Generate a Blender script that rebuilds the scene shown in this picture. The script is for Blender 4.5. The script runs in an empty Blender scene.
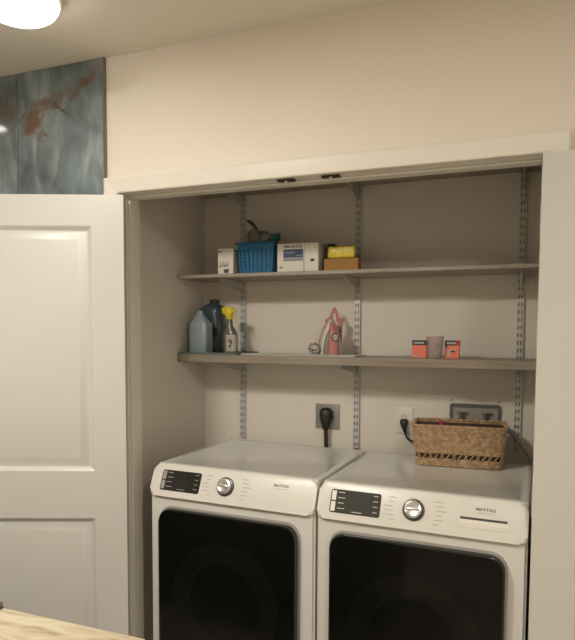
import bpy, bmesh, math, random
from mathutils import Vector, Matrix, noise
random.seed(7)
S = bpy.context.scene
COL = S.collection
PI = math.pi

# ------------------------------------------------------------------ materials
def nodemat(name):
    m = bpy.data.materials.new(name); m.use_nodes = True
    nt = m.node_tree
    return m, nt, nt.nodes['Principled BSDF']

def mat(name, col, rough=.5, metal=0., coat=0., bump=0., bscale=200., var=0., vscale=8., alpha=1., trans=0., spec=.5):
    m, nt, b = nodemat(name)
    b.inputs['Base Color'].default_value = (*col, 1)
    b.inputs['Roughness'].default_value = rough
    b.inputs['Metallic'].default_value = metal
    b.inputs['Coat Weight'].default_value = coat
    b.inputs['Coat Roughness'].default_value = .06
    b.inputs['Alpha'].default_value = alpha
    b.inputs['Transmission Weight'].default_value = trans
    b.inputs['Specular IOR Level'].default_value = spec
    tc = nt.nodes.new('ShaderNodeTexCoord')
    if bump:
        n = nt.nodes.new('ShaderNodeTexNoise'); n.inputs['Scale'].default_value = bscale
        n.inputs['Detail'].default_value = 3
        bp = nt.nodes.new('ShaderNodeBump'); bp.inputs['Strength'].default_value = bump
        bp.inputs['Distance'].default_value = .002
        nt.links.new(tc.outputs['Object'], n.inputs['Vector'])
        nt.links.new(n.outputs['Fac'], bp.inputs['Height'])
        nt.links.new(bp.outputs['Normal'], b.inputs['Normal'])
    if var:
        n = nt.nodes.new('ShaderNodeTexNoise'); n.inputs['Scale'].default_value = vscale
        n.inputs['Detail'].default_value = 4
        r = nt.nodes.new('ShaderNodeValToRGB')
        r.color_ramp.elements[0].position = .3; r.color_ramp.elements[1].position = .7
        r.color_ramp.elements[0].color = (*[c*(1-var) for c in col], 1)
        r.color_ramp.elements[1].color = (*[min(1, c*(1+var)) for c in col], 1)
        nt.links.new(tc.outputs['Object'], n.inputs['Vector'])
        nt.links.new(n.outputs['Fac'], r.inputs['Fac'])
        nt.links.new(r.outputs['Color'], b.inputs['Base Color'])
    return m

def emit(name, col, strength):
    m = bpy.data.materials.new(name); m.use_nodes = True
    nt = m.node_tree; nt.nodes.clear()
    e = nt.nodes.new('ShaderNodeEmission'); o = nt.nodes.new('ShaderNodeOutputMaterial')
    e.inputs['Color'].default_value = (*col, 1); e.inputs['Strength'].default_value = strength
    nt.links.new(e.outputs[0], o.inputs[0])
    return m

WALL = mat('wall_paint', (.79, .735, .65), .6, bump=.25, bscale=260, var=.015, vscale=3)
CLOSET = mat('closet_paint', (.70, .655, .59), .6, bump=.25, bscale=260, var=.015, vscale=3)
CEIL = mat('ceiling_paint', (.78, .74, .66), .8, bump=.3, bscale=160)
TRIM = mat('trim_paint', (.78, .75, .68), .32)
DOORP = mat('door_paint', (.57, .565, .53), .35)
FLOOR = mat('floor_vinyl', (.46, .41, .34), .45, var=.2, vscale=3)
ENAMEL = mat('white_enamel', (.61, .60, .565), .22, coat=.35)
PANELW = mat('panel_plastic', (.66, .64, .595), .3, coat=.2)
DARKGREY = mat('dark_grey_plastic', (.055, .055, .055), .3)
GREYP = mat('grey_plastic', (.28, .28, .27), .4)
SCREEN = mat('display_glass', (.045, .046, .042), .12, coat=.5)
SCREENB = mat('display_glass_black', (.012, .013, .014), .1, coat=.6)
BTN = mat('button_white', (.75, .72, .66), .35)
BTNG = mat('button_grey', (.30, .29, .27), .35)
LEGEND = mat('legend_print', (.36, .33, .29), .5)
LEGENDW = mat('legend_light', (.50, .50, .47), .5)
BADGE = mat('badge_print', (.16, .14, .12), .4)
CHROME = mat('chrome', (.60, .60, .60), .27, metal=1)
BRUSHED = mat('brushed_metal', (.58, .56, .54), .3, metal=1)
GLASSB = mat('black_door_glass', (.004, .0042, .0035), .07, alpha=.90, coat=0, spec=.22)
GLASSE = mat('black_gloss_edge', (.012, .012, .011), .16)
DRUM = mat('drum_steel', (.33, .33, .29), .35, metal=.6)
SLOTM = mat('slot_shadow_plastic', (.05, .045, .04), .6)
ZINC = mat('shelf_metal', (.56, .56, .54), .45, metal=.25)
ZINCD = mat('shelf_slot_shade', (.20, .20, .20), .6)
SHELFW = mat('shelf_laminate', (.35, .31, .255), .5, var=.1, vscale=10)
BLACKP = mat('black_rubber', (.012, .012, .012), .45)
WHITEP = mat('outlet_plastic', (.72, .69, .62), .4)
OUTG = mat('outlet_grey_steel', (.27, .27, .25), .4, metal=.2)
CATCH = mat('dark_bronze', (.06, .05, .04), .4, metal=.7)
STEEL = mat('tile_edge_metal', (.23, .20, .16), .35, metal=.6)
HOSE = mat('hose_grey', (.34, .33, .31), .5)

def wood_mat():
    m, nt, b = nodemat('shelf_wood')
    tc = nt.nodes.new('ShaderNodeTexCoord'); mp = nt.nodes.new('ShaderNodeMapping')
    mp.inputs['Scale'].default_value = (1.2, 14, 30)
    n = nt.nodes.new('ShaderNodeTexNoise'); n.inputs['Scale'].default_value = 3; n.inputs['Detail'].default_value = 6
    r = nt.nodes.new('ShaderNodeValToRGB')
    r.color_ramp.elements[0].position = .3; r.color_ramp.elements[0].color = (.23, .19, .15, 1)
    r.color_ramp.elements[1].position = .75; r.color_ramp.elements[1].color = (.33, .285, .23, 1)
    nt.links.new(tc.outputs['Object'], mp.inputs[0]); nt.links.new(mp.outputs[0], n.inputs['Vector'])
    nt.links.new(n.outputs['Fac'], r.inputs[0]); nt.links.new(r.outputs[0], b.inputs['Base Color'])
    b.inputs['Roughness'].default_value = .45
    return m
WOOD = wood_mat()

def marble_mat():
    """polished grey blue stone tile with pale drifts and a few rust coloured patches"""
    m, nt, b = nodemat('blue_marble_tile')
    N = nt.nodes; L = nt.links
    tc = N.new('ShaderNodeTexCoord')
    mp = N.new('ShaderNodeMapping'); mp.inputs['Rotation'].default_value = (0, .5, 0); mp.inputs['Scale'].default_value = (7, 1, 2.2)
    n = N.new('ShaderNodeTexNoise'); n.inputs['Scale'].default_value = 1.5; n.inputs['Detail'].default_value = 8; n.inputs['Distortion'].default_value = 1.1
    L.new(tc.outputs['Object'], mp.inputs[0]); L.new(mp.outputs[0], n.inputs['Vector'])
    r = N.new('ShaderNodeValToRGB'); cr = r.color_ramp
    cr.elements[0].position = .25; cr.elements[0].color = (.11, .14, .155, 1)
    cr.elements[1].position = .80; cr.elements[1].color = (.38, .43, .43, 1)
    e = cr.elements.new(.5); e.color = (.18, .225, .242, 1)
    L.new(n.outputs['Fac'], r.inputs[0])
    last = r.outputs[0]
    n2 = N.new('ShaderNodeTexNoise'); n2.inputs['Scale'].default_value = 14; n2.inputs['Detail'].default_value = 6; n2.inputs['Distortion'].default_value = 2
    L.new(tc.outputs['Object'], n2.inputs['Vector'])
    # (x, z, half length, half width, slope, colour)
    spots = [(-.40, 2.335, .085, .055, -1.1, (.14, .07, .045), .9), (-.36, 2.40, .10, .045, .3, (.15, .10, .075), .85),
             (-.15, 2.455, .11, .025, .75, (.21, .11, .075), .9), (-.25, 2.42, .16, .035, .5, (.15, .12, .10), .7),
             (-.545, 2.40, .09, .085, -.3, (.15, .115, .09), .85), (-.26, 2.37, .06, .012, -.7, (.10, .06, .04), .9)]
    for (sx, sz, hl, hw, sl, c, st) in spots:
        mp2 = N.new('ShaderNodeMapping'); mp2.vector_type = 'TEXTURE'
        mp2.inputs['Location'].default_value = (sx, 0, sz)
        mp2.inputs['Rotation'].default_value = (0, -math.atan(sl), 0)
        mp2.inputs['Scale'].default_value = (hl, 1, hw)
        L.new(tc.outputs['Object'], mp2.inputs[0])
        ln = N.new('ShaderNodeVectorMath'); ln.operation = 'LENGTH'; L.new(mp2.outputs[0], ln.inputs[0])
        ad = N.new('ShaderNodeMath'); ad.operation = 'MULTIPLY_ADD'
        L.new(n2.outputs['Fac'], ad.inputs[0]); ad.inputs[1].default_value = 2.2; L.new(ln.outputs['Value'], ad.inputs[2])
        rr = N.new('ShaderNodeMapRange'); rr.inputs['From Min'].default_value = 1.35; rr.inputs['From Max'].default_value = 2.15
        rr.inputs['To Min'].default_value = st; rr.inputs['To Max'].default_value = 0
        L.new(ad.outputs[0], rr.inputs['Value'])
        mx = N.new('ShaderNodeMix'); mx.data_type = 'RGBA'
        L.new(rr.outputs[0], mx.inputs['Factor']); L.new(last, mx.inputs['A']); mx.inputs['B'].default_value = (*c, 1)
        last = mx.outputs['Result']
    nd = N.new('ShaderNodeTexNoise'); nd.inputs['Scale'].default_value = 3.2; nd.inputs['Detail'].default_value = 5; nd.inputs['Distortion'].default_value = .8
    L.new(tc.outputs['Object'], nd.inputs['Vector'])
    rd = N.new('ShaderNodeMapRange'); rd.inputs['From Min'].default_value = .35; rd.inputs['From Max'].default_value = .65
    rd.inputs['To Min'].default_value = .72; rd.inputs['To Max'].default_value = 1.32
    L.new(nd.outputs['Fac'], rd.inputs['Value'])
    vm = N.new('ShaderNodeVectorMath'); vm.operation = 'SCALE'; L.new(last, vm.inputs[0]); L.new(rd.outputs[0], vm.inputs['Scale'])
    last = vm.outputs[0]
    # thin dark vein
    w = N.new('ShaderNodeTexWave'); w.inputs['Scale'].default_value = .9; w.inputs['Distortion'].default_value = 9; w.inputs['Detail'].default_value = 5; w.inputs['Detail Scale'].default_value = 1.4
    mp3 = N.new('ShaderNodeMapping'); mp3.inputs['Rotation'].default_value = (0, .9, 0); L.new(tc.outputs['Object'], mp3.inputs[0]); L.new(mp3.outputs[0], w.inputs['Vector'])
    r3 = N.new('ShaderNodeValToRGB'); r3.color_ramp.elements[0].position = 0; r3.color_ramp.elements[0].color = (.5, .5, .5, 1)
    r3.color_ramp.elements[1].position = .05; r3.color_ramp.elements[1].color = (1, 1, 1, 1)
    L.new(w.outputs['Fac'], r3.inputs[0])
    mm = N.new('ShaderNodeMix'); mm.data_type = 'RGBA'; mm.blend_type = 'MULTIPLY'; mm.inputs['Factor'].default_value = .25
    L.new(last, mm.inputs['A']); L.new(r3.outputs[0], mm.inputs['B'])
    L.new(mm.outputs['Result'], b.inputs['Base Color'])
    b.inputs['Roughness'].default_value = .08
    return m
MARBLE = marble_mat()

def counter_mat():
    m, nt, b = nodemat('cream_stone')
    N = nt.nodes; L = nt.links
    tc = N.new('ShaderNodeTexCoord'); mp = N.new('ShaderNodeMapping')
    mp.inputs['Rotation'].default_value = (0, 0, -.5); mp.inputs['Scale'].default_value = (3, 13, 3)
    n = N.new('ShaderNodeTexNoise'); n.inputs['Scale'].default_value = 2.2; n.inputs['Detail'].default_value = 6; n.inputs['Distortion'].default_value = 1.6
    L.new(tc.outputs['Object'], mp.inputs[0]); L.new(mp.outputs[0], n.inputs['Vector'])
    r = N.new('ShaderNodeValToRGB'); cr = r.color_ramp
    cr.elements[0].position = .27; cr.elements[0].color = (.22, .155, .09, 1)
    cr.elements[1].position = .62; cr.elements[1].color = (.50, .44, .325, 1)
    e = cr.elements.new(.42); e.color = (.38, .31, .21, 1)
    L.new(n.outputs['Fac'], r.inputs[0]); L.new(r.outputs[0], b.inputs['Base Color'])
    b.inputs['Roughness'].default_value = .3
    return m
STONE = counter_mat()

def wicker_mat():
    m, nt, b = nodemat('wicker')
    N = nt.nodes; L = nt.links
    tc = N.new('ShaderNodeTexCoord')
    n = N.new('ShaderNodeTexNoise'); n.inputs['Scale'].default_value = 70; n.inputs['Detail'].default_value = 3
    r = N.new('ShaderNodeValToRGB')
    r.color_ramp.elements[0].position = .3; r.color_ramp.elements[0].color = (.30, .185, .10, 1)
    r.color_ramp.elements[1].position = .7; r.color_ramp.elements[1].color = (.58, .415, .25, 1)
    L.new(tc.outputs['Object'], n.inputs['Vector']); L.new(n.outputs['Fac'], r.inputs[0]); L.new(r.outputs[0], b.inputs['Base Color'])
    b.inputs['Roughness'].default_value = .7
    return m
WICKER = wicker_mat()

# ------------------------------------------------------------------ mesh helpers
def link(name, me, parent=None, loc=(0, 0, 0), rot=(0, 0, 0), smooth=None):
    o = bpy.data.objects.new(name, me); COL.objects.link(o)
    o.location = loc; o.rotation_euler = rot
    if parent is not None: o.parent = parent
    return o

def obj(name, bm, m, parent=None, loc=(0, 0, 0), rot=(0, 0, 0), smooth=True, angle=35):
    bmesh.ops.recalc_face_normals(bm, faces=bm.faces[:])
    me = bpy.data.meshes.new(name); bm.to_mesh(me); bm.free()
    for x in (m if isinstance(m, (list, tuple)) else [m]): me.materials.append(x)
    if smooth:
        for p in me.polygons: p.use_smooth = True
        try: me.set_sharp_from_angle(angle=math.radians(angle))
        except Exception: pass
    return link(name, me, parent, loc, rot)

def add_box(bm, x0, x1, y0, y1, z0, z1, bev=0, seg=2, mi=0):
    r = bmesh.ops.create_cube(bm, size=1)
    vs = r['verts']
    for v in vs:
        v.co = Vector(((x0+x1)/2+v.co.x*(x1-x0), (y0+y1)/2+v.co.y*(y1-y0), (z0+z1)/2+v.co.z*(z1-z0)))
    fs = {f for v in vs for f in v.link_faces}
    for f in fs: f.material_index = mi
    if bev:
        es = list({e for v in vs for e in v.link_edges})
        bmesh.ops.bevel(bm, geom=es, offset=bev, segments=seg, affect='EDGES', profile=.5)
def box(*a, **k):
    bm = bmesh.new(); add_box(bm, *a, **k); return bm

def add_prism(bm, pts, axis, a0, a1, mi=0):
    """polygon pts in the two other axes, extruded along axis"""
    def mk(p, a):
        if axis == 'x': return (a, p[0], p[1])
        if axis == 'y': return (p[0], a, p[1])
        return (p[0], p[1], a)
    A = [bm.verts.new(mk(p, a0)) for p in pts]; B = [bm.verts.new(mk(p, a1)) for p in pts]
    fs = [bm.faces.new(A), bm.faces.new(B[::-1])]
    n = len(pts)
    for i in range(n): fs.append(bm.faces.new((A[i], B[i], B[(i+1) % n], A[(i+1) % n])))
    for f in fs: f.material_index = mi
    return A, B, fs

def rrect(w0, w1, h0, h1, r, n=6):
    pts = []
    for (cx, cy, a0) in ((w1-r, h1-r, 0), (w0+r, h1-r, PI/2), (w0+r, h0+r, PI), (w1-r, h0+r, 1.5*PI)):
        for i in range(n+1):
            a = a0+PI/2*i/n; pts.append((cx+r*math.cos(a), cy+r*math.sin(a)))
    return pts

def plate(pts, axis, a0, a1, bev=0, seg=3, front=0):
    """rounded plate: bevelled rim on the a0 side"""
    bm = bmesh.new(); A, B, fs = add_prism(bm, pts, axis, a0, a1)
    if bev:
        s = set(A); es = [e for e in bm.edges if e.verts[0] in s and e.verts[1] in s]
        bmesh.ops.bevel(bm, geom=es, offset=bev, segments=seg, affect='EDGES', profile=.5)
    return bm

def ring_pts(cx, cy, hx, hy, p, n):
    out = []
    for i in range(n):
        a = 2*PI*i/n; c, s = math.cos(a), math.sin(a)
        out.append((cx+hx*math.copysign(abs(c)**(2/p), c), cy+hy*math.copysign(abs(s)**(2/p), s)))
    return out

def add_loft(bm, rings, n=32, cap0=True, cap1=True, mi=0):
    """rings: (z, cx, cy, hx, hy, p) stacked super-ellipses"""
    prev = None; first = None
    for (z, cx, cy, hx, hy, p) in rings:
        cur = [bm.verts.new((x, y, z)) for x, y in ring_pts(cx, cy, hx, hy, p, n)]
        if prev:
            for i in range(n):
                f = bm.faces.new((prev[i], prev[(i+1) % n], cur[(i+1) % n], cur[i])); f.material_index = mi
        else: first = cur
        prev = cur
    if cap0: bm.faces.new(first[::-1]).material_index = mi
    if cap1: bm.faces.new(prev).material_index = mi
def loft(rings, **k):
    bm = bmesh.new(); add_loft(bm, rings, **k); return bm

def add_tube(bm, pts, r, n=10, closed=False, mi=0):
    pts = [Vector(p) for p in pts]; N = len(pts); prev = None; first = None
    up = Vector((0, 0, 1)); last_n = None
    for i, p in enumerate(pts):
        if closed: t = pts[(i+1) % N]-pts[i-1]
        else: t = pts[min(i+1, N-1)]-pts[max(i-1, 0)]
        t.normalize()
        if last_n is None:
            a = t.cross(up)
            if a.length < .1: a = t.cross(Vector((1, 0, 0)))
        else: a = last_n-t*last_n.dot(t)
        a.normalize(); last_n = a; b = t.cross(a)
        rr = r[i] if isinstance(r, (list, tuple)) else r
        cur = [bm.verts.new(p+(a*math.cos(2*PI*k/n)+b*math.sin(2*PI*k/n))*rr) for k in range(n)]
        if prev:
            for k in range(n): bm.faces.new((prev[k], prev[(k+1) % n], cur[(k+1) % n], cur[k])).material_index = mi
        else: first = cur
        prev = cur
    if closed:
        for k in range(n): bm.faces.new((prev[k], prev[(k+1) % n], first[(k+1) % n], first[k])).material_index = mi
    else:
        bm.faces.new(first[::-1]).material_index = mi; bm.faces.new(prev).material_index = mi
def tube(pts, r, n=10, closed=False):
    bm = bmesh.new(); add_tube(bm, pts, r, n, closed); return bm

def smooth_path(pts, k=8):
    pts = [Vector(p) for p in pts]; out = []
    P = [pts[0]*2-pts[1]]+pts+[pts[-1]*2-pts[-2]]
    for i in range(1, len(P)-2):
        for j in range(k):
            t = j/k; a, b, c, d = P[i-1], P[i], P[i+1], P[i+2]
            out.append(.5*((2*b)+(c-a)*t+(2*a-5*b+4*c-d)*t*t+(3*b-a-3*c+d)*t**3))
    out.append(pts[-1]); return out

def add_lathe(bm, prof, n=32, axis='z', c=(0, 0, 0), mi=0, caps=True):
    """prof: list of (r, h); revolved about axis through c"""
    c = Vector(c); rows = []
    for r, h in prof:
        row = []
        for i in range(n):
            a = 2*PI*i/n; u, v = r*math.cos(a), r*math.sin(a)
            q = {'z': (u, v, h), 'y': (u, h, v), 'x': (h, u, v)}[axis]
            row.append(bm.verts.new(c+Vector(q)))
        rows.append(row)
    for a, b in zip(rows, rows[1:]):
        for i in range(n): bm.faces.new((a[i], a[(i+1) % n], b[(i+1) % n], b[i])).material_index = mi
    for row in ((rows[0], rows[-1]) if caps else ()):
        try: bm.faces.new(row).material_index = mi
        except Exception: pass
def lathe(*a, **k):
    bm = bmesh.new(); add_lathe(bm, *a, **k); return bm

def text_mesh(name, s, size, m, parent, loc, rot, depth=.0006, bold=0., width=None):
    cu = bpy.data.curves.new(name, 'FONT'); cu.body = s; cu.size = size; cu.extrude = depth; cu.offset = bold
    cu.align_x = 'CENTER'; cu.align_y = 'CENTER'
    t = bpy.data.objects.new('tmp_text', cu); COL.objects.link(t)
    dg = bpy.context.evaluated_depsgraph_get(); dg.update()
    me = bpy.data.meshes.new_from_object(t.evaluated_get(dg))
    bpy.data.objects.remove(t); bpy.data.curves.remove(cu)
    me.name = name; me.materials.clear(); me.materials.append(m)
    if width:
        xs = [v.co.x for v in me.vertices]; k = width/(max(xs)-min(xs))
        for v in me.vertices: v.co.x *= k
    return link(name, me, parent, loc, rot)

def thing(name, label, cat, loc=(0, 0, 0), rotz=0, group=None):
    o = bpy.data.objects.new(name, None); COL.objects.link(o)
    o.empty_display_size = .05
    o.location = loc; o.rotation_euler = (0, 0, rotz); o['label'] = label; o['category'] = cat
    if group: o['group'] = group
    return o
def tag(o, label, cat, group=None):
    o['label'] = label; o['category'] = cat
    if group: o['group'] = group
    return o
def struct(name, bm, m, smooth=False, **k):
    o = obj(name, bm, m, smooth=smooth, **k); o['kind'] = 'structure'; return o
def dup(root, loc, rotz=0, label=None, group=None):
    r = root.copy(); COL.objects.link(r); r.location = loc; r.rotation_euler = (0, 0, rotz)
    if label: r['label'] = label
    if group: r['group'] = group
    for ch in list(root.children):
        c = ch.copy(); COL.objects.link(c); c.parent = r
        for g in list(ch.children):
            d = g.copy(); COL.objects.link(d); d.parent = c
    return r

# ------------------------------------------------------------------ setting
W, H, T = 1.494, 2.030, .127          # closet opening width, height, wall thickness
ZC = 2.54                             # ceiling
XL, XR, YF = -1.75, 2.95, -3.3        # room
CL, CR, CB = -.055, 1.548, .76        # closet inside faces
struct('floor', box(XL-.1, XR+.1, YF-.1, CB+.1, -.05, 0), FLOOR)
struct('ceiling', box(XL-.1, XR+.1, YF-.1, CB+.1, ZC, ZC+.05), CEIL)
bm = bmesh.new()
add_box(bm, XL, -.02, 0, T, 0, ZC); add_box(bm, W+.02, XR, 0, T, 0, ZC); add_box(bm, -.02, W+.02, 0, T, H+.02, ZC)
struct('wall_back', bm, WALL)
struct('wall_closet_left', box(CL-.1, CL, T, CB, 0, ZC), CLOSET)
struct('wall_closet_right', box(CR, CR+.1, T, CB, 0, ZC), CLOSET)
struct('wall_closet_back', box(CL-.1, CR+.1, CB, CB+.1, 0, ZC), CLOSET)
struct('wall_left', box(XL-.1, XL, YF, T, 0, ZC), WALL)
struct('wall_right', box(XR, XR+.1, YF, T, 0, ZC), WALL)
struct('wall_front', box(XL-.1, XR+.1, YF-.1, YF, 0, ZC), WALL)
# jamb lining with stops
bm = bmesh.new()
add_box(bm, -.02, 0, -.002, T+.002, 0, H, .002, 1); add_box(bm, W, W+.02, -.002, T+.002, 0, H, .002, 1)
add_box(bm, -.02, W+.02, -.002, T+.002, H, H+.02, .002, 1)
add_box(bm, 0, .009, .050, .088, 0, H, .003, 2); add_box(bm, W-.009, W, .050, .088, 0, H, .003, 2)
add_box(bm, .009, W-.009, .050, .088, H-.008, H, .003, 2)
struct('trim_1', bm, TRIM)
# mitred casing: one profile swept round the opening
def casing():
    bm = bmesh.new(); cw, g = .0585, -.004
    prof = [(0, 0), (0, -.010), (.004, -.013), (.030, -.016), (cw-.006, -.018), (cw, -.015), (cw, 0)]
    rows = []
    for (x, z, sx, sz) in ((0, 0, -1, 0), (0, H-.004, -1, 1), (W, H-.004, 1, 1), (W, 0, 1, 0)):
        rows.append([bm.verts.new((x+sx*(p[0]-g), p[1], z+sz*(p[0]-g))) for p in prof])
    for a, b in zip(rows, rows[1:]):
        for i in range(len(prof)-1): bm.faces.new((a[i], a[i+1], b[i+1], b[i]))
    return bm
struct('trim_2', casing(), TRIM)
# polished stone tile on the wall left of the closet, with its metal edge
bm = bmesh.new(); xe = -.064
xs = [xe, -.486, -1.096, XL]
for i in range(3):
    a, b = xs[i+1]+(.0015 if i < 2 else 0), xs[i]-(.0015 if i else 0)
    add_box(bm, a, b, -.011, 0, 1.35, ZC-.001, .0012, 1)
    add_box(bm, a, b, -.011, 0, .15, 1.347, .0012, 1)
struct('wall_tiled', bm, MARBLE)
struct('trim_3', box(xe, xe+.009, -.0125, 0, .15, ZC-.001, .001, 1), STEEL)

# ------------------------------------------------------------------ doors
def panel_door(name, w, h, dz):
    """moulded two panel leaf: x from the hinge edge (0) outwards, face at y=0, body behind it"""
    bm = bmesh.new(); t = .034
    s = .122; px0, px1 = s, w-s
    pz = [(.22, .782), (.966, 1.903)]
    zs = [dz, pz[0][0], pz[0][1], pz[1][0], pz[1][1], dz+h]; xg = [0, px0, px1, w]
    for side in (0, t):
        for i in range(3):
            for j in range(5):
                if i == 1 and j in (1, 3): continue
                bm.faces.new([bm.verts.new((x, side, z)) for x, z in ((xg[i], zs[j]), (xg[i+1], zs[j]), (xg[i+1], zs[j+1]), (xg[i], zs[j+1]))])
        sg = 1 if side == 0 else -1
        for (z0, z1) in pz:
            prev = None
            for (o, d) in ((0, 0), (.004, .002), (.014, .0125), (.018, .014), (.022, .0138), (.050, .001), (.053, .0005)):
                cur = [bm.verts.new((x, side+sg*d, z)) for x, z in ((px0+o, z0+o), (px1-o, z0+o), (px1-o, z1-o), (px0+o, z1-o))]
                if prev:
                    for k in range(4): bm.faces.new((prev[k], prev[(k+1) % 4], cur[(k+1) % 4], cur[k]))
                prev = cur
            bm.faces.new(prev)
    for (a, b) in (((0, dz), (w, dz)), ((w, dz), (w, dz+h)), ((w, dz+h), (0, dz+h)), ((0, dz+h), (0, dz))):
        bm.faces.new([bm.verts.new(q) for q in ((a[0], 0, a[1]), (b[0], 0, b[1]), (b[0], t, b[1]), (a[0], t, a[1]))])
    bmesh.ops.remove_doubles(bm, verts=bm.verts[:], dist=1e-5)
    es = [e for e in bm.edges if len(e.link_faces) == 2 and all(abs(v.co.y) < 1e-5 for v in e.verts) and abs(e.calc_face_angle(0)) > 1.2]
    bmesh.ops.bevel(bm, geom=es, offset=.003, segments=2, affect='EDGES')
    return bm
def door(name, w, hinge, ang, mirror, label):
    bm = panel_door(name, w, 2.006, .012)
    if mirror:
        for v in bm.verts: v.co.x *= -1
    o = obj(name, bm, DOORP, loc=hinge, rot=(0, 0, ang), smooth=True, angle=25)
    o['kind'] = 'structure'; o['label'] = label; o['category'] = 'door'
    for z in (.25, 1.0, 1.83):
        s = -1 if mirror else 1
        hb = bmesh.new(); add_lathe(hb, [(.0055, z-.045), (.0055, z+.045)], 12, 'z', (s*.0035, .036, 0))
        obj('hinge', hb, DOORP, o)
    return o
d1 = door('door_1', .745, (.031, -.022, 0), math.radians(21.5), True, 'white panelled closet door swung open on the left, in front of the marble')
d2 = door('door_2', .745, (1.4825, -.056, 0), math.radians(-1.0), False, 'white closet door folded back flat against the wall on the right')
# ball catches in the head lining
for i, (x0, x1, lb) in enumerate(((.640, .703, 'dark metal catch under the closet header, the left one of the two'),
                                  (.800, .862, 'dark metal catch under the closet header, the right one of the two'))):
    t = thing('door_catch', lb, 'door catch', ((x0+x1)/2, .022, H), 0, 'catches under the closet header')
    h = (x1-x0)/2
    obj('strike_plate', box(-h, h, -.013, .013, -.006, 0, .0015, 1), CATCH, t)
    obj('ball', lathe([(.001, -.012), (.004, -.011), (.006, -.008), (.006, -.005)], 12, 'z'), BRUSHED, t)

# ------------------------------------------------------------------ ceiling lights
LC = (1.0, .93, .815)
LAMP = emit('lamp_glass', LC, 5.0); LAMP_L = emit('lamp_glass_left', LC, 12.0); LAMP_R = emit('lamp_glass_room', LC, 92.0)
PAN = mat('lamp_pan', (.62, .56, .48), .4, metal=.5)
def ceiling_light(loc, r, label, LAMP=LAMP):
    t = thing('ceiling_light', label, 'ceiling light', loc, 0, 'dome ceiling lights')
    obj('pan', lathe([(r*.98, 0), (r*1.05, -.006), (r*1.05, -.03), (r*.98, -.034), (r*.9, -.034)], 48), PAN, t)
    prof = [(r*.97, -.034)]
    for i in range(1, 12):
        a = PI/2*i/12; prof.append((r*math.cos(a)**.8, -.034-.058*math.sin(a)))
    prof.append((.001, -.092))
    obj('glass_shade', lathe(prof, 48), LAMP, t)
    return t
ceiling_light((-.012, -.480, ZC), .124, 'round white dome ceiling light glowing near the marble tiles')
def downlight(loc, r, label, m=None):
    t = thing('recessed_downlight', label, 'ceiling light', loc, 0, 'flush round downlights')
    obj('trim_ring', lathe([(r, 0), (r*1.25, 0), (r*1.22, -.006), (r*1.02, -.009), (r, -.006), (r, 0)], 40, caps=False), PAN, t)
    obj('lens', lathe([(r, -.002), (r, -.005), (.002, -.0055)], 40), m or LAMP_R, t)
downlight((.10, -1.50, ZC), .19, 'large flush round downlight in the ceiling above the stone counter')
downlight((2.05, -1.85, ZC), .135, 'added unseen fill downlight in the ceiling to the right of the viewer')  # unseen fixture added to brighten the right-hand door
downlight((-1.09, -.44, ZC), .075, 'small flush downlight near the left wall, mirrored in the polished marble', LAMP_L)

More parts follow.
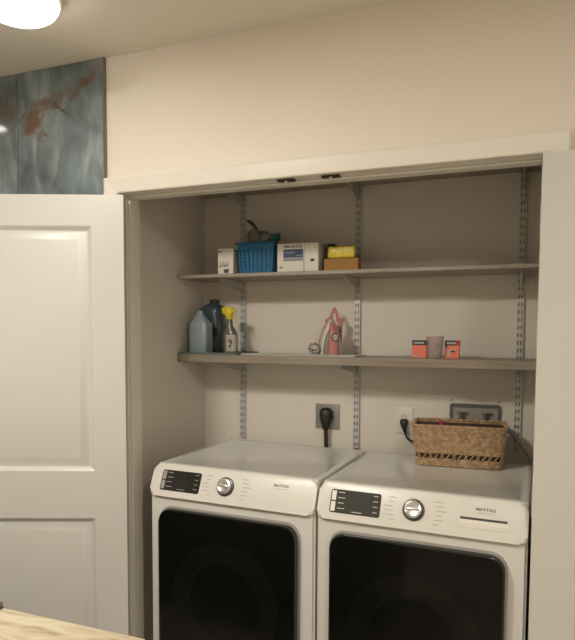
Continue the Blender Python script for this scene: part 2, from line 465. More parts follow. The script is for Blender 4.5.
# ------------------------------------------------------------------ laundry machines
def fascia_frame(parent, w):
    """empty plane basis: returns (origin, rotx) of the sloping control panel"""
    return Vector((0, -.015, .868)), math.atan2(.05, .115)
def machine(name, label, cat, loc, rz, w, washer):
    t = thing(name, label, cat, loc, rz)
    bm = bmesh.new()
    A, B, fs = add_prism(bm, [(0, .03), (0, .868), (.03, .955), (.64, .955), (.64, .03)], 'x', 0, w)
    bmesh.ops.bevel(bm, geom=bm.edges[:], offset=.008, segments=3, affect='EDGES')
    obj('cabinet', bm, ENAMEL, t)
    # lid with a shallow tray
    bm = bmesh.new()
    add_box(bm, .003, w-.003, .045, .64, .955, .983, .009, 3)
    fs = [f for f in bm.faces if f.normal.z > .95 and f.calc_area() > .05]
    r = bmesh.ops.inset_region(bm, faces=fs, thickness=.022)
    r = bmesh.ops.inset_region(bm, faces=fs, thickness=.008)
    for v in {v for f in fs for v in f.verts}: v.co.z -= .0035
    obj('lid', bm, ENAMEL, t)
    # sloping control panel, built upright (x, z) and tipped back
    org, ang = fascia_frame(t, w)
    L = .1254
    bm = plate(rrect(0, w, 0, L, .024, 8), 'y', 0, .045, .010, 4)
    p = obj('control_panel', bm, PANELW, t, loc=org, rot=(-ang, 0, 0))
    # display
    d = obj('display', plate(rrect(.045, .222, .024, .104, .008, 4), 'y', -.0015, .004, .0008, 1), SCREEN if washer else SCREENB, p)
    obj('power_button', box(.049, .065, -.0028, .001, .066, .099, .0008, 1), BTN if washer else BTNG, d)
    obj('start_button', box(.049, .065, -.0028, .001, .029, .062, .0008, 1), BTN if washer else BTNG, d)
    pm = LEGENDW if washer else GREYP
    for k in range(4):
        z = .094-.018*k
        obj('menu_print', box(.072, .094+.004*(k % 2), -.0022, 0, z-.0014, z+.0014), pm, d, smooth=False)
        obj('option_print', box(.196, .212, -.0022, 0, z-.0017, z+.0007), pm, d, smooth=False)
    obj('caption_print', box(.125, .160, -.0022, 0, .031, .0335), pm, d, smooth=False)
    # dial
    kx, kz = .332, .065
    k_ = obj('dial_ring', lathe([(.036, .002), (.036, -.004), (.034, -.007), (.029, -.008), (.0285, -.004)], 48, 'y', (kx, 0, kz)), DARKGREY, p)
    bm = lathe([(.0285, 0), (.0285, -.016), (.027, -.019), (.022, -.0205), (.019, -.0195), (.001, -.0195)], 48, 'y', (kx, 0, kz))
    kn = obj('dial_knob', bm, CHROME, p)
    obj('dial_grip', box(kx-.021, kx+.021, -.024, -.018, kz-.0035, kz+.0035, .0015, 2), BRUSHED, kn)
    # printed cycle names on both sides of the dial
    for s, x in ((-1, .272), (1, .395)):
        bm = bmesh.new()
        for k in range(6):
            z = .099-.0145*k; o = (.010*math.sin(PI*k/5))
            ln = (.026, .020, .030, .024, .032, .018)[(k+(s > 0)*2) % 6]
            xx = x-o if s < 0 else x+o
            add_box(bm, *( (xx-ln, xx) if s < 0 else (xx, xx+ln)), -.0006, .0004, z-.0011, z+.0011)
        obj('cycle_print', bm, LEGEND, p)
    tx = text_mesh('brand_print', 'MAYTAG', .0125, BADGE, p, (.556, -.0004, .0915), (PI/2, 0, 0), .0004, .0004, .058)
    obj('brand_underline', box(.530, .583, -.0006, .0004, .0795, .0807), LEGEND, p)
    if washer:
        dr = obj('detergent_drawer', plate(rrect(.470, .632, .030, .072, .006, 4), 'y', -.0012, .004, .0008, 1), PANELW, p)
        obj('drawer_pull', plate(rrect(.478, .624, .043, .064, .003, 3), 'y', -.0020, .003, 0), WHITEP, dr)
        obj('pull_shade', box(.480, .622, -.0026, .001, .0565, .0638), SLOTM, dr)  # raised dark strip, coloured as the shade inside the drawer slot
    # door: frame greyed to paint the shade round the glass, black bowed glass in front, porthole behind the glass
    x0, x1, z0, z1 = .056, w-.060, .215, .824
    f = obj('door_frame', plate(rrect(x0-.007, x1+.007, z0-.007, z1+.007, .054, 8), 'y', -.008, .004, .003, 2), BTNG, t)
    D = obj('door', plate(rrect(x0, x1, z0, z1, .048, 8), 'y', -.030, -.008, .006, 3), GLASSE, t)
    bmg = bmesh.new(); pts = rrect(x0+.006, x1-.006, z0+.006, z1-.006, .043, 8)
    n = 7; prev = None; cx, cz = (x0+x1)/2, (z0+z1)/2
    for k in range(n+1):
        s = 1-k/n*.98
        cur = [bmg.verts.new((cx+(a-cx)*s, -.0305-.008*(1-s**2), cz+(b-cz)*s)) for a, b in pts]
        if prev:
            for i in range(len(pts)): bmg.faces.new((prev[i], prev[(i+1) % len(pts)], cur[(i+1) % len(pts)], cur[i]))
        prev = cur
    bmg.faces.new(prev)
    obj('door_glass', bmg, GLASSB, D)
    bmr = lathe([(.222, -.0302), (.222, -.0308), (.205, -.0312), (.19, -.0306), (.165, -.0303), (.16, -.0308), (.150, -.0308), (.146, -.0303)], 64, 'y', (cx, 0, cz-.02), caps=False)
    obj('porthole_ring', bmr, DRUM, D)
    for (fx, fy) in ((.06, .06), (w-.06, .06), (.06, .58), (w-.06, .58)):
        obj('foot', lathe([(.026, 0), (.026, .012), (.010, .014), (.010, .032)], 20, 'z', (fx, fy, 0)), BLACKP, t)
    return t
RZ = -.0493
e_ = Vector((math.cos(RZ), math.sin(RZ), 0)); n_ = Vector((-math.sin(RZ), math.cos(RZ), 0))
O1 = Vector((.0999, .0844, 0))-.035*n_
machine('dryer', 'white clothes dryer on the left, smooth panel without a drawer, black glass door', 'dryer', O1-.006*e_, RZ, .694, False)
machine('washing_machine', 'white washing machine on the right with a drawer slot, basket standing on top', 'washing machine', O1+.697*e_, RZ, .681, True)

# ------------------------------------------------------------------ shelving
def upright(name, z0, z1):
    bm = bmesh.new(); w = .0135; d = .016
    xs = [-w, -.0085, -.0035, .0035, .0085, w]
    z = z0; rows = []
    while z < z1-.032:
        rows += [(z, z+.010, False), (z+.010, z+.026, True), (z+.026, z+.032, False)]; z += .032
    rows.append((z, z1, False))
    vc = {}
    def V(x, zz):
        k = (round(x, 5), round(zz, 5))
        if k not in vc: vc[k] = bm.verts.new((x, -d, zz))
        return vc[k]
    for (a, b, slot) in rows:
        for i in range(5):
            if slot and i in (1, 3): continue
            bm.faces.new((V(xs[i], a), V(xs[i+1], a), V(xs[i+1], b), V(xs[i], b)))
    es = [e for e in bm.edges if e.is_boundary]
    r = bmesh.ops.extrude_edge_only(bm, edges=es)
    for v in [g for g in r['geom'] if isinstance(g, bmesh.types.BMVert)]: v.co.y = -d+.003 if abs(abs(v.co.x)-w) > 1e-4 else 0
    add_box(bm, -w+.001, w-.001, -.004, 0, z0, z1, mi=1)  # back plate coloured dark as the shade behind the slots
    return bm
UX = (.166, .743, 1.438); UZ = (.984, .972, 1.0)
um = None
for i, x in enumerate(UX):
    lb = ('slotted metal shelf upright nearest the left wall, rising behind the spray bottle',
          'slotted metal shelf upright in the middle, rising just right of the pink iron',
          'slotted metal shelf upright at the right end, beside the open door')[i]
    o = obj('shelf_upright', upright('u', UZ[i], 2.40), [ZINC, ZINCD], loc=(x, CB, 0), smooth=False)
    tag(o, lb, 'shelf upright', 'slotted uprights on the closet wall')
YS = .492
SH = [('upper', 1.751, 1.767), ('lower', 1.366, 1.402), ('top', 2.165, 2.181)]
def bracket(depth, hgt):
    bm = bmesh.new()
    for s in (-.0048, .0036):
        add_prism(bm, [(0, 0), (0, -hgt), (-.02, -hgt), (-depth+.012, -.016), (-depth, -.010), (-depth, 0)], 'x', s, s+.0012)
    add_box(bm, -.0048, .0048, -depth, 0, -.0012, 0)
    add_prism(bm, [(-.02, -hgt), (-.02, -hgt+.0012), (-depth+.012, -.0148), (-depth+.012, -.016)], 'x', -.0048, .0048)
    return bm
bdepth = CB-.016-.505
names = {'upper': 'the upper shelf', 'lower': 'the lower shelf', 'top': 'the highest shelf behind the header'}
side = ('left end of', 'middle of', 'right end of')
for k, (nm, za, zb) in enumerate(SH):
    o = obj('shelf_board', box(CL+.003, CR-.003, YS, CB-.018, za, zb, .002, 1), WOOD if nm == 'lower' else SHELFW, smooth=False)
    tag(o, {'upper': 'thin upper shelf board holding the blue basket and boxes', 'lower': 'thick brown lower shelf board holding the iron and orange boxes',
            'top': 'highest shelf board, hidden behind the closet header'}[nm], 'shelf', 'closet shelves')
    bh = {'upper': .045, 'lower': .045, 'top': .05}[nm]
    for i, x in enumerate(UX):
        b = obj('shelf_bracket', bracket(bdepth, bh), ZINC, loc=(x, CB-.016, za-.0005), smooth=False)
        tag(b, 'grey metal bracket under the %s %s' % (side[i], names[nm]), 'shelf bracket', 'shelf brackets')

# ------------------------------------------------------------------ upper shelf goods
ZU = 1.767
CARD = mat('white_card', (.74, .70, .63), .6); CARDD = mat('card_print_dark', (.07, .065, .06), .6)
CARDB = mat('card_print_blue', (.03, .06, .14), .5); CARDG = mat('card_print_grey', (.26, .27, .28), .6)
BLUEP = mat('blue_plastic', (.008, .13, .28), .35); TEAL = mat('teal_cloth', (.03, .13, .14), .8, bump=.5, bscale=120)
BAGM = mat('grey_film', (.30, .28, .24), .35, alpha=.75); DARKC = mat('dark_block', (.03, .027, .024), .5)
YELL = mat('yellow_film', (.74, .58, .06), .3, var=.18, vscale=40); OCHRE = mat('brown_orange_card', (.33, .15, .02), .55)
# small white carton
t = thing('carton', 'small white carton with dark print, leftmost on the upper shelf', 'box', (.152, .51, ZU))
obj('box', box(0, .077, 0, .115, 0, .114, .001, 1), CARD, t)
obj('logo_print', box(.004, .020, -.0005, 0, .098, .103), CARDD, t)
obj('caption_print', box(.077, .0775, .020, .100, .088, .092), CARDD, t); obj('caption_print', box(.077, .0775, .010, .050, .102, .106), CARDD, t)
bm = bmesh.new()
for x in (.006, .018, .030, .042): 
    add_box(bm, x, x+.005, -.0005, 0, .030, .040); add_box(bm, x+.007, x+.010, -.0005, 0, .036, .054)
    add_box(bm, x+.005, x+.008, -.0005, 0, .040, .044)
add_box(bm, .030, .055, -.0005, 0, .005, .022)
obj('picture_print', bm, CARDD, t)
# blue perforated basket
def perf_panel(bm, P, nu, nv):
    """P(u,v)->point; square holes in the middle cells"""
    vc = {}
    us = [0]; 
    for i in range(nu): us += [(i+.38)/nu, (i+.62)/nu]
    us.append(1); vs = [0, .12]
    for j in range(nv): vs += [.12+.68*(j+.2)/nv, .12+.68*(j+.75)/nv]
    vs.append(1)
    def V(i, j):
        if (i, j) not in vc: vc[(i, j)] = bm.verts.new(P(us[i], vs[j]))
        return vc[(i, j)]
    for i in range(len(us)-1):
        for j in range(len(vs)-1):
            if i % 2 == 1 and j % 2 == 0 and 0 < j < len(vs)-2: continue
            bm.faces.new((V(i, j), V(i+1, j), V(i+1, j+1), V(i, j+1)))
t = thing('plastic_basket', 'blue perforated plastic basket on the upper shelf, stuffed with a bag', 'basket', (.336, .595, ZU))
bm = bmesh.new(); hb, ht, db, dt, hh = .079, .089, .075, .083, .132
def corner(sx, sy, v): return Vector((sx*(hb+(ht-hb)*v), sy*(db+(dt-db)*v), hh*v))
cs = [(-1, -1), (1, -1), (1, 1), (-1, 1)]
for k in range(4):
    a, b = cs[k], cs[(k+1) % 4]
    perf_panel(bm, lambda u, v, a=a, b=b: corner(*a, v).lerp(corner(*b, v), u), 8, 6)
bm.faces.new([bm.verts.new(corner(*c, 0)) for c in cs])
bmesh.ops.remove_doubles(bm, verts=bm.verts[:], dist=1e-4)
o = obj('basket_body', bm, BLUEP, t, smooth=False)
md = o.modifiers.new('wall', 'SOLIDIFY'); md.thickness = .002; md.offset = -1
bm = bmesh.new()
add_tube(bm, [(-ht-.004, -dt-.004, hh), (ht+.004, -dt-.004, hh), (ht+.004, dt+.004, hh), (-ht-.004, dt+.004, hh)], .0045, 8, True)
obj('rim', bm, BLUEP, t)
# crumpled bag, dark handle and cloth in it
def crumple(bm, amp, sc, seed=0):
    for v in bm.verts:
        n = noise.noise_vector(v.co*sc+Vector((seed, seed*2, 0))); v.co += n*amp
t = thing('plastic_bag', 'crumpled grey plastic bag rising out of the blue basket', 'bag', (.336, .60, ZU+.134))
bm = bmesh.new(); bmesh.ops.create_icosphere(bm, subdivisions=4, radius=1)
for v in bm.verts:
    c = v.co.copy(); z = max(c.z, -.45)
    v.co = Vector((c.x*.068-.02*max(z, 0), c.y*.055, .018+z*.052+(.04*max(0, z)*max(0, -c.x-.1))))
crumple(bm, .012, 28, 3)
obj('film', bm, BAGM, t, angle=180)
bm = bmesh.new(); add_tube(bm, smooth_path([(-.048, -.045, .102), (-.028, -.052, .090), (-.005, -.055, .068), (.010, -.05, .042), (.014, -.045, .02)], 5), [.004, .006, .0075, .008, .009, .0095, .0095, .0095, .009, .009, .008, .007, .006, .005, .005, .004, .004, .004, .004, .004, .004], 8)
for v in bm.verts: v.co.y = -.05+(v.co.y+.05)*.5
o = obj('cleaning_brush', bm, mat('brush_handle', (.05, .055, .07), .4), loc=(.336, .58, ZU+.134)); tag(o, 'dark slim handle sticking up from the blue basket, above the bag', 'brush')
bm = bmesh.new(); bmesh.ops.create_icosphere(bm, subdivisions=3, radius=1)
for v in bm.verts: v.co = Vector((v.co.x*.030+.012*v.co.z, v.co.y*.03, v.co.z*.020+.010*v.co.x))
crumple(bm, .010, 40, 9)
o = obj('cleaning_cloth', bm, TEAL, loc=(.404, .560, ZU+.150)); tag(o, 'teal cloth bunched at the right side of the blue basket', 'cloth')
# white printed box
t = thing('carton', 'white box with a blue printed panel, right of the blue basket', 'box', (.442, .51, ZU))
obj('box', box(0, .122, 0, .205, 0, .122, .001, 1), CARD, t)
text_mesh('title_print', 'PELOUZE', .0155, CARDB, t, (.073, -.0004, .108), (PI/2, 0, 0), .0004, .0003, .082)
obj('panel_print', box(.029, .119, -.0006, 0, .060, .096), CARDB, t)
bm = bmesh.new(); add_box(bm, .029, .119, -.0006, 0, .046, .058); add_box(bm, .036, .080, -.0009, 0, .080, .086); add_box(bm, .090, .117, -.0009, 0, .067, .071); add_box(bm, .012, .024, -.0006, 0, .016, .024)
obj('caption_print', bm, CARDG, t)
t = thing('carton', 'plain white carton with one small dark mark, right of the blue-printed white box', 'box', (.566, .512, ZU))
obj('box', box(0, .063, 0, .13, 0, .121, .001, 1), CARD, t); obj('square_mark', box(.028, .046, -.0006, 0, .042, .054), CARDD, t)
t = thing('carton', 'slim dark block standing between the plain white carton and the yellow pack', 'box', (.655, .555, ZU))
obj('box', box(0, .026, 0, .13, 0, .119, .001, 1), DARKC, t)  # slim dark upright block beside the plain white carton
# orange brown carton with yellow pack on it
t = thing('carton', 'orange-brown flat carton under the yellow pack on the upper shelf', 'box', (.654, .515, ZU))
obj('box', box(0, .150, 0, .045, 0, .050, .0015, 1), OCHRE, t); obj('flap', box(.002, .148, .003, .040, .050, .0508), OCHRE, t)
bm = box(0, .118, 0, .034, 0, .050, .010, 4)
bmesh.ops.subdivide_edges(bm, edges=[e for e in bm.edges if e.calc_length() > .02], cuts=6, use_grid_fill=True); crumple(bm, .002, 60, 4)
o = obj('sponge_pack', bm, YELL, loc=(.668, .518, ZU+.0525)); tag(o, 'yellow film-wrapped pack lying on the orange-brown carton', 'pack')

# ------------------------------------------------------------------ lower shelf goods
ZL = 1.402
JUGB = mat('pale_blue_plastic', (.25, .31, .335), .35); JUGD = mat('dark_teal_plastic', (.04, .062, .068), .3)
TRAYB = mat('blue_grey_tray', (.11, .135, .145), .35); SHEET = mat('white_plastic_sheet', (.40, .385, .355), .3)
CAPB = mat('black_cap', (.012, .012, .014), .4); TRIG = mat('yellow_trigger', (.60, .47, .01), .4)
BOTT = mat('smoky_bottle', (.13, .115, .095), .25, coat=.2); LAB = mat('bottle_label', (.42, .39, .34), .5); LABD = mat('label_print', (.04, .035, .03), .5)
PINK = mat('pink_plastic', (.48, .19, .17), .4); PINKD = mat('pink_deep', (.42, .14, .13), .4); IRW = mat('iron_white', (.60, .57, .53), .35); IRG = mat('iron_grey', (.27, .25, .23), .4)
ORG = mat('orange_card', (.80, .20, .12), .5); NAVY = mat('navy_print', (.04, .05, .07), .5); PALE = mat('pale_print', (.42, .42, .42), .5)
RED = mat('red_print', (.42, .03, .03), .5); CLEARP = mat('clear_pinkish_plastic', (.50, .39, .36), .12, alpha=.36); MAG = mat('magenta_plastic', (.42, .03, .11), .4)
# blue grey tray
def tray(name, w, d, h, m, loc, label):
    bm = bmesh.new()
    add_box(bm, 0, w, 0, d, 0, .003, .001, 1)
    for a in ((0, w, 0, .003), (0, w, d-.003, d), (0, .003, .003, d-.003), (w-.003, w, .003, d-.003)): add_box(bm, *a, .003, h)
    return tag(obj(name, bm, m, loc=loc, smooth=False), label, 'tray')
tray('tray', .306, .235, .010, TRAYB, (-.046, .496, ZL), 'shallow blue-grey tray under the jugs at the left end of the lower shelf')
bm = bmesh.new(); add_box(bm, 0, .527, 0, .19, 0, .006, .002, 2); add_box(bm, 0, .527, 0, .004, .006, .010, .001, 1)
tag(obj('plastic_sheet', bm, SHEET, loc=(.272, .495, ZL), smooth=False), 'long white plastic sheet under the pink iron on the lower shelf', 'sheet')
# pale blue jug
t = thing('jug', 'pale blue jug with pointed shoulders at the left end of the lower shelf', 'jug', (.030, .570, ZL+.0031))
obj('body', loft([(0, 0, 0, .044, .036, 6), (.004, 0, 0, .047, .039, 6), (.138, 0, 0, .047, .039, 6), (.143, 0, 0, .045, .037, 5), (.153, -.001, 0, .038, .033, 3.8), (.168, -.002, 0, .027, .026, 3), (.184, -.003, 0, .017, .017, 2.3), (.199, -.003, 0, .0115, .0115, 2)], n=48), JUGB, t, angle=50)
obj('rim', lathe([(.0115, .193), (.0135, .1935), (.0135, .201), (.008, .202)], 24, 'z', (-.003, 0, 0)), JUGB, t)
# dark jug behind
t = thing('jug', 'large dark teal jug with black cap behind the pale blue jug', 'jug', (.018, .690, ZL+.0031))
obj('body', loft([(0, 0, 0, .062, .040, 5), (.006, 0, 0, .067, .044, 5), (.12, .002, 0, .068, .044, 4), (.190, .003, 0, .066, .043, 3.4), (.215, .006, 0, .058, .038, 3), (.232, .012, 0, .042, .030, 2.6), (.240, .016, 0, .024, .022, 2)], n=48), JUGD, t, angle=50)
obj('cap', lathe([(.022, .236), (.0235, .238), (.0235, .256), (.021, .258), (.001, .258)], 24, 'z', (.022, 0, 0)), CAPB, t)
obj('handle', tube(smooth_path([(.045, -.030, .195), (.062, -.036, .165), (.064, -.038, .12), (.055, -.036, .085)], 6), .010, 10), JUGD, t)
obj('label', box(.022, .052, -.0465, -.0435, .02, .075, .001, 1), mat('grey_blue_label', (.10, .125, .14), .5), t)
# spray bottle
t = thing('spray_bottle', 'smoky spray bottle with bright yellow trigger head beside the jugs', 'spray bottle', (.184, .575, ZL+.0031))
obj('body', loft([(0, 0, 0, .030, .024, 3), (.004, 0, 0, .033, .026, 3), (.085, 0, 0, .033, .026, 3), (.110, -.002, 0, .026, .022, 2.6), (.128, -.005, 0, .016, .015, 2.2), (.165, -.006, 0, .013, .013, 2)], n=32), BOTT, t, angle=50)
obj('label', loft([(.012, .005, -.001, .0295, .0262, 3), (.088, .005, -.001, .0295, .0262, 3)], n=32), LAB, t)
bm = bmesh.new()
for k in range(4): add_box(bm, -.002+.004*k, .020, -.0285, -.0262, .062-.006*k, .066-.006*k)
add_box(bm, .004, .014, -.0287, -.0262, .030, .040)
obj('label_print', bm, LABD, t)
bm = bmesh.new()
add_loft(bm, [(.160, -.006, 0, .0165, .0165, 2), (.176, -.006, 0, .0165, .0165, 2), (.176, -.008, 0, .0165, .0165, 2), (.181, -.012, 0, .019, .016, 2.5), (.189, -.013, 0, .029, .015, 3), (.208, -.015, 0, .031, .014, 3), (.216, -.016, 0, .024, .011, 2.6)], n=24)
obj('trigger_head', bm, TRIG, t, angle=50)
obj('nozzle', box(.014, .024, -.007, .007, .192, .206, .002, 2), TRIG, t)
obj('trigger_lever', tube(smooth_path([(.018, 0, .190), (.026, 0, .178), (.024, 0, .158), (.019, 0, .150)], 5), .004, 8), TRIG, t)
# clothes iron standing on its heel
t = thing('clothes_iron', 'pink and white clothes iron standing on its heel on the lower shelf', 'iron', (.668, .585, ZL+.0062), math.radians(24))
def arch(w, h, n=14):
    R = [(w, 0)]
    for i in range(1, n+1):
        u = i/n; R.append((w*(1-u**2.1)**.9 if u < 1 else 0, h*u))
    return R+[(-x, z) for x, z in R[-2::-1]]
def arch_loft(rows):
    bm = bmesh.new(); prev = None; first = None
    for (w, h, y) in rows:
        cur = [bm.verts.new((x, y, z)) for x, z in arch(w, h)]
        if prev:
            for i in range(len(cur)): bm.faces.new((prev[i], prev[(i+1) % len(cur)], cur[(i+1) % len(cur)], cur[i]))
        else: first = cur
        prev = cur
    bm.faces.new(first); bm.faces.new(prev[::-1]); return bm
obj('soleplate', arch_loft([(.054, .168, .036), (.055, .170, .033), (.055, .170, .028)]), PINKD, t, angle=50)
obj('skirt', arch_loft([(.052, .162, .028), (.051, .160, .012), (.046, .152, .0), (.040, .140, -.004)]), IRW, t, angle=50)
obj('body', arch_loft([(.037, .132, -.003), (.034, .124, -.012), (.028, .108, -.020)]), IRG, t, angle=50)
bm = bmesh.new()
add_loft(bm, [(0, .006, -.034, .024, .022, 3), (.05, .006, -.034, .022, .021, 2.6), (.085, .005, -.034, .020, .020, 2.4), (.110, .003, -.029, .016, .017, 2.2), (.130, 0, -.018, .010, .012, 2), (.143, -.001, -.008, .004, .006, 2)], n=24)
obj('handle', bm, PINK, t, angle=60)
bm = lathe([(.017, .004), (.017, -.004), (.015, -.006), (.001, -.006)], 24, 'y', (.010, -.055, .076)); dl = obj('dial', bm, LABD, t)
bm = bmesh.new(); add_lathe(bm, [(.0125, -.006), (.0125, -.0072), (.001, -.0072)], 24, 'y', (.010, -.055, .076))
obj('dial_face', bm, IRW, dl); 
bm = bmesh.new()
for k in range(4): add_box(bm, .001+.0055*k, .0035+.0055*k, -.0632, -.061, .068+.002*(k % 2), .083-.002*(k % 2))
obj('dial_print', bm, LABD, dl)
obj('button', box(-.026, -.020, -.012, -.004, .050, .056, .001, 1), LABD, t)
bm = bmesh.new(); c = []
for k in range(70):
    a = k/70*2*PI*2.6; c.append((-.078+.020*math.cos(a)+.001*k/10, -.012+.010*math.sin(a*.5)+.0025*k/20, .028+.021*math.sin(a)))
add_tube(bm, c+[(-.048, .002, .018), (-.03, .0, .012)], .0042, 8)
cord_m, nt, b = nodemat('speckled_cord')
w_ = nt.nodes.new('ShaderNodeTexChecker'); w_.inputs['Scale'].default_value = 130; w_.inputs['Color1'].default_value = (.02, .02, .02, 1); w_.inputs['Color2'].default_value = (.5, .47, .42, 1)
tc_ = nt.nodes.new('ShaderNodeTexCoord'); nt.links.new(tc_.outputs['Object'], w_.inputs['Vector']); nt.links.new(w_.outputs['Color'], b.inputs['Base Color'])
obj('power_cord', bm, cord_m, t)
# pink hanger plate behind the iron
t2 = thing('iron_holder', 'pink pointed plate with a hole, standing up behind the iron', 'iron holder', (.655, .672, ZL+.0062))
bm = bmesh.new()
out = [(-.036, 0), (.036, 0), (.036, .12), (.043, .156), (.022, .168), (.013, .195), (0, .214), (-.013, .195), (-.022, .168), (-.044, .154), (-.036, .12)]
inn = [(-.020, .02), (.020, .02), (.022, .10), (.024, .13), (.010, .15), (.007, .178), (0, .190), (-.007, .178), (-.010, .15), (-.024, .13), (-.022, .10)]
ys = (0, .006); ro = [[bm.verts.new((x, y, z)) for x, z in out] for y in ys]; ri = [[bm.verts.new((x, y, z)) for x, z in inn] for y in ys]
for i in range(11):
    j = (i+1) % 11
    bm.faces.new((ro[0][i], ro[0][j], ri[0][j], ri[0][i])); bm.faces.new((ro[1][j], ro[1][i], ri[1][i], ri[1][j]))
    bm.faces.new((ro[0][j], ro[0][i], ro[1][i], ro[1][j])); bm.faces.new((ri[0][i], ri[0][j], ri[1][j], ri[1][i]))
obj('plate', bm, PINK, t2, smooth=False)
obj('base', box(-.042, .042, -.012, .018, 0, .006, .001, 1), PINK, t2)
# orange cartons and clear cup
def orange_box(x0, w, y, label, kind):
    t = thing('carton', label, 'box', (x0, y, ZL), 0)
    obj('box', box(0, w, 0, .05, 0, .073, .001, 1), ORG, t)
    obj('top_print', box(-.0004, w+.0004, -.0006, .0504, .053, .0734), NAVY, t)
    obj('brand_print', box(.008, w-.012, -.0009, 0, .059, .066), PALE, t)
    bm = bmesh.new()
    if kind: add_box(bm, .010, .022, -.0007, 0, .010, .034); add_box(bm, .022, .040, -.0007, 0, .034, .040)
    else: add_box(bm, .004, .030, -.0007, 0, .006, .012)
    obj('logo_print', bm, PALE, t)
    if kind:
        bm = bmesh.new(); add_box(bm, .002, .010, -.0007, 0, .044, .052); add_box(bm, .024, .040, -.0007, 0, .026, .032); obj('picture_print', bm, NAVY, t)
        obj('corner_print', box(w-.012, w+.0006, -.0010, .0506, .0535, .0738), RED, t)
    return t
orange_box(1.022, .060, .575, 'orange carton with navy top, left of the clear cup on the lower shelf', 0)
orange_box(1.154, .056, .575, 'orange carton with navy top and picture, right of the clear cup', 1)
t = thing('plastic_cup', 'clear plastic cup between the two orange cartons', 'cup', (1.117, .56, ZL))
obj('wall', lathe([(.001, .0005), (.029, .0005), (.030, .003), (.035, .088), (.0365, .090), (.034, .090), (.0285, .004), (.001, .004)], 32, caps=False), CLEARP, t)
o = obj('measuring_stick', tube([(-.018, -.008, .006), (.014, .010, .062)], .0042, 8), mat('pale_stick', (.5, .46, .44), .4), loc=(1.117, .56, ZL+.003)); tag(o, 'pale stick leaning diagonally inside the clear cup', 'stick')

# ------------------------------------------------------------------ wall fittings
def outlet_plate(x, z, w, h, m, label, name='power_outlet'):
    t = thing(name, label, 'outlet', (x, CB, z))
    obj('cover_plate', plate(rrect(-w/2, w/2, -h/2, h/2, .004, 3), 'y', -.006, 0, .002, 2), m, t); return t
t = outlet_plate(.602, 1.110, .118, .118, OUTG, 'square grey metal outlet plate on the wall behind the dryer')
obj('socket', lathe([(.027, -.006), (.027, -.009), (.001, -.009)], 32, 'y'), BLACKP, t)
t = outlet_plate(.962, 1.110, .082, .118, WHITEP, 'white wall outlet behind the washing machine, left of the wicker basket')
for z in (.022, -.022):
    s = obj('socket', plate(rrect(-.017, .017, z-.014, z+.014, .008, 4), 'y', -.0075, -.005, .0008, 1), WHITEP, t)
    bm = bmesh.new(); add_box(bm, -.008, -.006, -.0079, -.006, z-.004, z+.006); add_box(bm, .006, .008, -.0079, -.006, z-.004, z+.006)
    obj('slots', bm, LABD, s)
t = thing('dryer_plug', 'thick black dryer plug with cord hanging from the grey outlet', 'plug', (.602, CB-.009, 1.110))
bm = bmesh.new()
add_loft(bm, [(-.060, 0, -.022, .012, .012, 2), (-.045, 0, -.024, .016, .014, 2.2), (-.012, 0, -.024, .027, .022, 2.4), (.018, 0, -.023, .031, .022, 2.5), (.034, 0, -.021, .028, .020, 2.4), (.043, 0, -.019, .018, .014, 2.2)], n=28)
obj('plug_body', bm, BLACKP, t, angle=60)
obj('cord', tube(smooth_path([(0, -.022, -.055), (.002, -.023, -.09), (.004, -.024, -.14), (.012, -.032, -.25), (.02, -.04, -.42)], 6), .0095, 12), BLACKP, t)
t = thing('washer_plug', 'small black plug with cord hanging from the white outlet', 'plug', (.966, CB-.0080, 1.098))
obj('plug_body', loft([(-.038, .006, -.020, .006, .006, 2), (-.020, .003, -.022, .010, .010, 2.2), (.002, 0, -.018, .017, .017, 2.5), (.016, 0, -.017, .018, .016, 2.6), (.022, 0, -.016, .012, .012, 2.4)], n=24), BLACKP, t, angle=60)
obj('cord', tube(smooth_path([(.006, -.021, -.034), (.011, -.022, -.052), (.024, -.022, -.068), (.060, -.024, -.080), (.095, -.03, -.12), (.10, -.03, -.33)], 6), .0045, 10), BLACKP, t)
# recessed washer valve box
BOXD = mat('valve_box_grey', (.12, .115, .105), .4); BOXL = mat('valve_box_inside', (.34, .32, .29), .5)
t = thing('valve_box', 'dark grey washer valve box on the wall behind the wicker basket', 'valve box', (1.267, CB, 1.135))
bm = bmesh.new(); o_ = rrect(-.106, .106, -.065, .065, .012, 4); i_ = rrect(-.094, .094, -.055, .050, .006, 4)
R = [[bm.verts.new((x, y, z)) for x, z in pts] for pts, y in ((o_, 0), (o_, -.008), (i_, -.008), (i_, -.001))]
for a, b in zip(R, R[1:]):
    for k in range(len(a)): bm.faces.new((a[k], a[(k+1) % len(a)], b[(k+1) % len(b)], b[k]))
bm.faces.new(R[0])
obj('frame', bm, BOXD, t, smooth=False)
obj('back_panel', plate(i_, 'y', -.0018, 0), BOXL, t, smooth=False)
for x in (-.055, .045):
    v = obj('valve', lathe([(.012, -.05), (.012, .004), (.008, .006), (.008, .02), (.010, .022), (.010, .028), (.002, .03)], 20, 'z', (x, -.018, 0)), BOXD, t)
    bm = bmesh.new()
    add_box(bm, x-.022, x+.022, -.024, -.012, .028, .036, .002, 1)
    obj('valve_lever', bm, GREYP, v)
    obj('supply_hose', tube(smooth_path([(x, -.018, -.045), (x+.002, -.03, -.10), (x+.01, -.04, -.2), (x+.02, -.04, -.35)], 6), .009, 10), HOSE, v)
for x in (-.100, .098):
    obj('screw', lathe([(.0035, 0), (.0035, -.002), (.001, -.003)], 12, 'y', (x, 0, .078)), LABD, t)
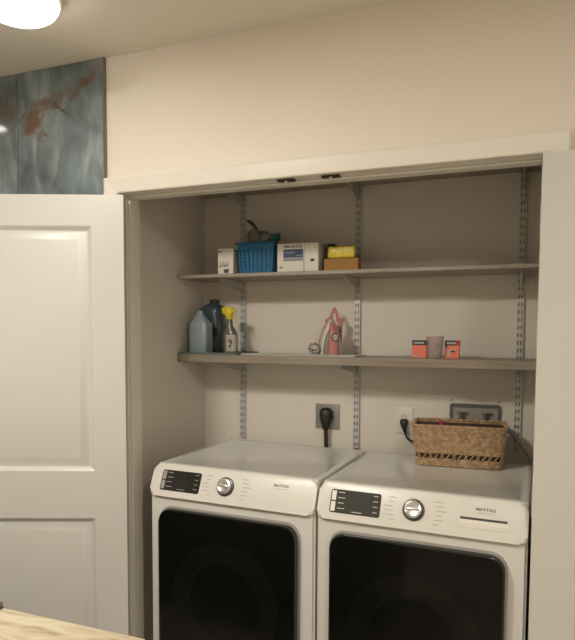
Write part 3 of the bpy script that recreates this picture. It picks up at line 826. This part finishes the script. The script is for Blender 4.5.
o = obj('drain_hose', tube(smooth_path([(1.352, .735, 1.06), (1.372, .725, 1.11), (1.402, .715, 1.106), (1.440, .712, 1.065), (1.475, .712, 1.02), (1.502, .712, .965), (1.515, .712, .85), (1.51, .712, .5), (1.50, .712, .12), (1.49, .712, .0105)], 8), .010, 12), HOSE)
tag(o, 'grey drain hose curving down the wall right of the wicker basket', 'hose')

# ------------------------------------------------------------------ wicker basket on the washer
def basket():
    t = thing('wicker_basket', 'rectangular tan wicker basket on top of the washing machine', 'basket', (1.221, .530, .9818), math.radians(4))
    hx0, hy0, hx1, hy1, h = .160, .072, .176, .098, .162
    def ringpath(v, n=168, amp=.0026, ph=0, extra=0):
        hx, hy = hx0+(hx1-hx0)*v+extra, hy0+(hy1-hy0)*v+extra
        pts = rrect(-hx, hx, -hy, hy, .022, 5); pts = [Vector((x, y, 0)) for x, y in pts]
        per = [0]; m = len(pts)
        for i in range(m): per.append(per[-1]+(pts[(i+1) % m]-pts[i]).length)
        out = []; j = 0
        for k in range(n):
            s = per[-1]*k/n
            while per[j+1] < s: j += 1
            u = (s-per[j])/(per[j+1]-per[j]); p = pts[j].lerp(pts[(j+1) % m], u); d = (pts[(j+1) % m]-pts[j]).normalized()
            nrm = Vector((d.y, -d.x, 0))
            out.append((p+nrm*amp*math.cos(PI*k/2+ph)+Vector((0, 0, v*h)), s))
        return [o[0] for o in out]
    bm = bmesh.new(); rows = 30
    for r in range(rows):
        v = .02+.93*r/(rows-1)
        if .20 < v < .33: continue
        add_tube(bm, ringpath(v, ph=PI*(r % 2)), .0030, 5, True)
    obj('woven_wall', bm, WICKER, t)
    bm = bmesh.new()
    a0 = ringpath(.01, 84, 0); a1 = ringpath(.97, 84, 0)
    for p, q in zip(a0, a1):
        add_tube(bm, [p, p.lerp(q, .21)], .0019, 5); add_tube(bm, [p.lerp(q, .325), q], .0019, 5)
    g0 = ringpath(.21, 84, 0); g1 = ringpath(.32, 84, 0)
    for k in range(0, 84, 2):
        add_tube(bm, [g0[k], g1[(k+1) % 84]], .0022, 5)
        if k % 4 == 0: add_tube(bm, [g0[(k+1) % 84], g1[k]], .0022, 5)
    obj('stakes', bm, WICKER, t)
    bm = bmesh.new()
    for ph in (0, 1): add_tube(bm, [p+Vector((0, 0, .0025*math.sin(PI*k/2+PI*ph))) for k, p in enumerate(ringpath(1.0, ph=PI*ph, amp=.0035))], .0042, 6, True)
    obj('rim_braid', bm, WICKER, t)
    bm = bmesh.new(); pts = rrect(-hx0+.003, hx0-.003, -hy0+.003, hy0-.003, .02, 5); add_prism(bm, pts, 'z', .001, .005)
    obj('base', bm, WICKER, t)
    # dark inner lining
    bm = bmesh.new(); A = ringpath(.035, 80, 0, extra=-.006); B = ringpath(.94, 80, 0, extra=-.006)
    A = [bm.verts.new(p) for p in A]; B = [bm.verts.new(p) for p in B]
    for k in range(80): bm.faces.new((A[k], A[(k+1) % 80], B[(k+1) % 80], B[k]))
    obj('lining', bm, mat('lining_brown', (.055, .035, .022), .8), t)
    return t
basket()
bm = loft([(0, 0, 0, .020, .020, 2), (.004, 0, 0, .022, .022, 2), (.125, 0, 0, .020, .020, 2), (.138, 0, 0, .016, .016, 2), (.142, 0, 0, .009, .009, 2)], n=24)
t = thing('bottle', 'magenta bottle whose top shows inside the wicker basket', 'bottle', (1.150, .555, .9885)); obj('body', bm, MAG, t, angle=50)
obj('cap', lathe([(.010, .141), (.010, .158), (.002, .160)], 20), MAG, t)
bm = loft([(0, 0, 0, .055, .030, 6), (.110, 0, 0, .055, .030, 6), (.125, 0, 0, .050, .026, 5)], n=32)
o = obj('cloth_bundle', bm, mat('brown_cloth', (.17, .12, .085), .8, bump=.4, bscale=90), loc=(1.265, .542, .9885), angle=50); tag(o, 'brown cloth bundle lying inside the wicker basket', 'cloth')

# ------------------------------------------------------------------ vanity counter in the foreground
VAN = mat('vanity_paint', (.30, .27, .23), .5)
t = thing('vanity_cabinet', 'painted vanity cabinet under the cream stone counter', 'cabinet', (-.6, -1.30, 0))
obj('carcass', box(-.85, 1.30, -.29, .29, .09, .868, .002, 1), VAN, t); obj('plinth', box(-.83, 1.28, -.25, .25, 0, .09), VAN, t)
o = obj('countertop', box(-1.48, .760, -1.640, -.9635, .868, .900, .004, 3), STONE); tag(o, 'cream stone countertop with brown veins in the bottom left corner', 'countertop')
t = thing('wooden_tray', 'brown wooden tray at the far edge of the stone countertop', 'tray', (.20, -1.10, .900))
obj('base', box(-.195, .195, -.133, .133, 0, .005), mat('tray_wood', (.22, .15, .10), .5, var=.2, vscale=20), t)
bm = bmesh.new()
for a in ((-.195, .195, .121, .133), (-.195, .195, -.133, -.121), (-.195, -.183, -.121, .121), (.183, .195, -.121, .121)): add_box(bm, *a, .005, .016, .002, 1)
obj('rim', bm, bpy.data.materials['tray_wood'], t)

# ------------------------------------------------------------------ camera, world, view
cam = bpy.data.cameras.new('camera'); co = bpy.data.objects.new('camera', cam); COL.objects.link(co)
yaw, pit, rol, f, py = .3645, .0617, .0048, 598.34, 369.66
fw = Vector((-math.sin(yaw)*math.cos(pit), math.cos(yaw)*math.cos(pit), -math.sin(pit)))
rt = Vector((math.cos(yaw), math.sin(yaw), 0)); up = rt.cross(fw)
r2 = rt*math.cos(rol)+up*math.sin(rol); u2 = up*math.cos(rol)-rt*math.sin(rol)
M = Matrix((r2, u2, -fw)).transposed().to_4x4(); M.translation = (1.4255, -1.9354, 1.5039)
co.matrix_world = M
cam.sensor_fit = 'VERTICAL'; cam.sensor_height = 24; cam.lens = f/640*24; cam.shift_y = (py-320)/640
cam.clip_start = .05
S.camera = co
wd = bpy.data.worlds.new('world'); S.world = wd; wd.use_nodes = True
wd.node_tree.nodes['Background'].inputs[0].default_value = (.8, .85, 1, 1); wd.node_tree.nodes['Background'].inputs[1].default_value = .05
S.view_settings.view_transform = 'Standard'; S.view_settings.look = 'None'
S.view_settings.gamma = 1; S.view_settings.use_curve_mapping = False
S.view_settings.exposure = 0.48
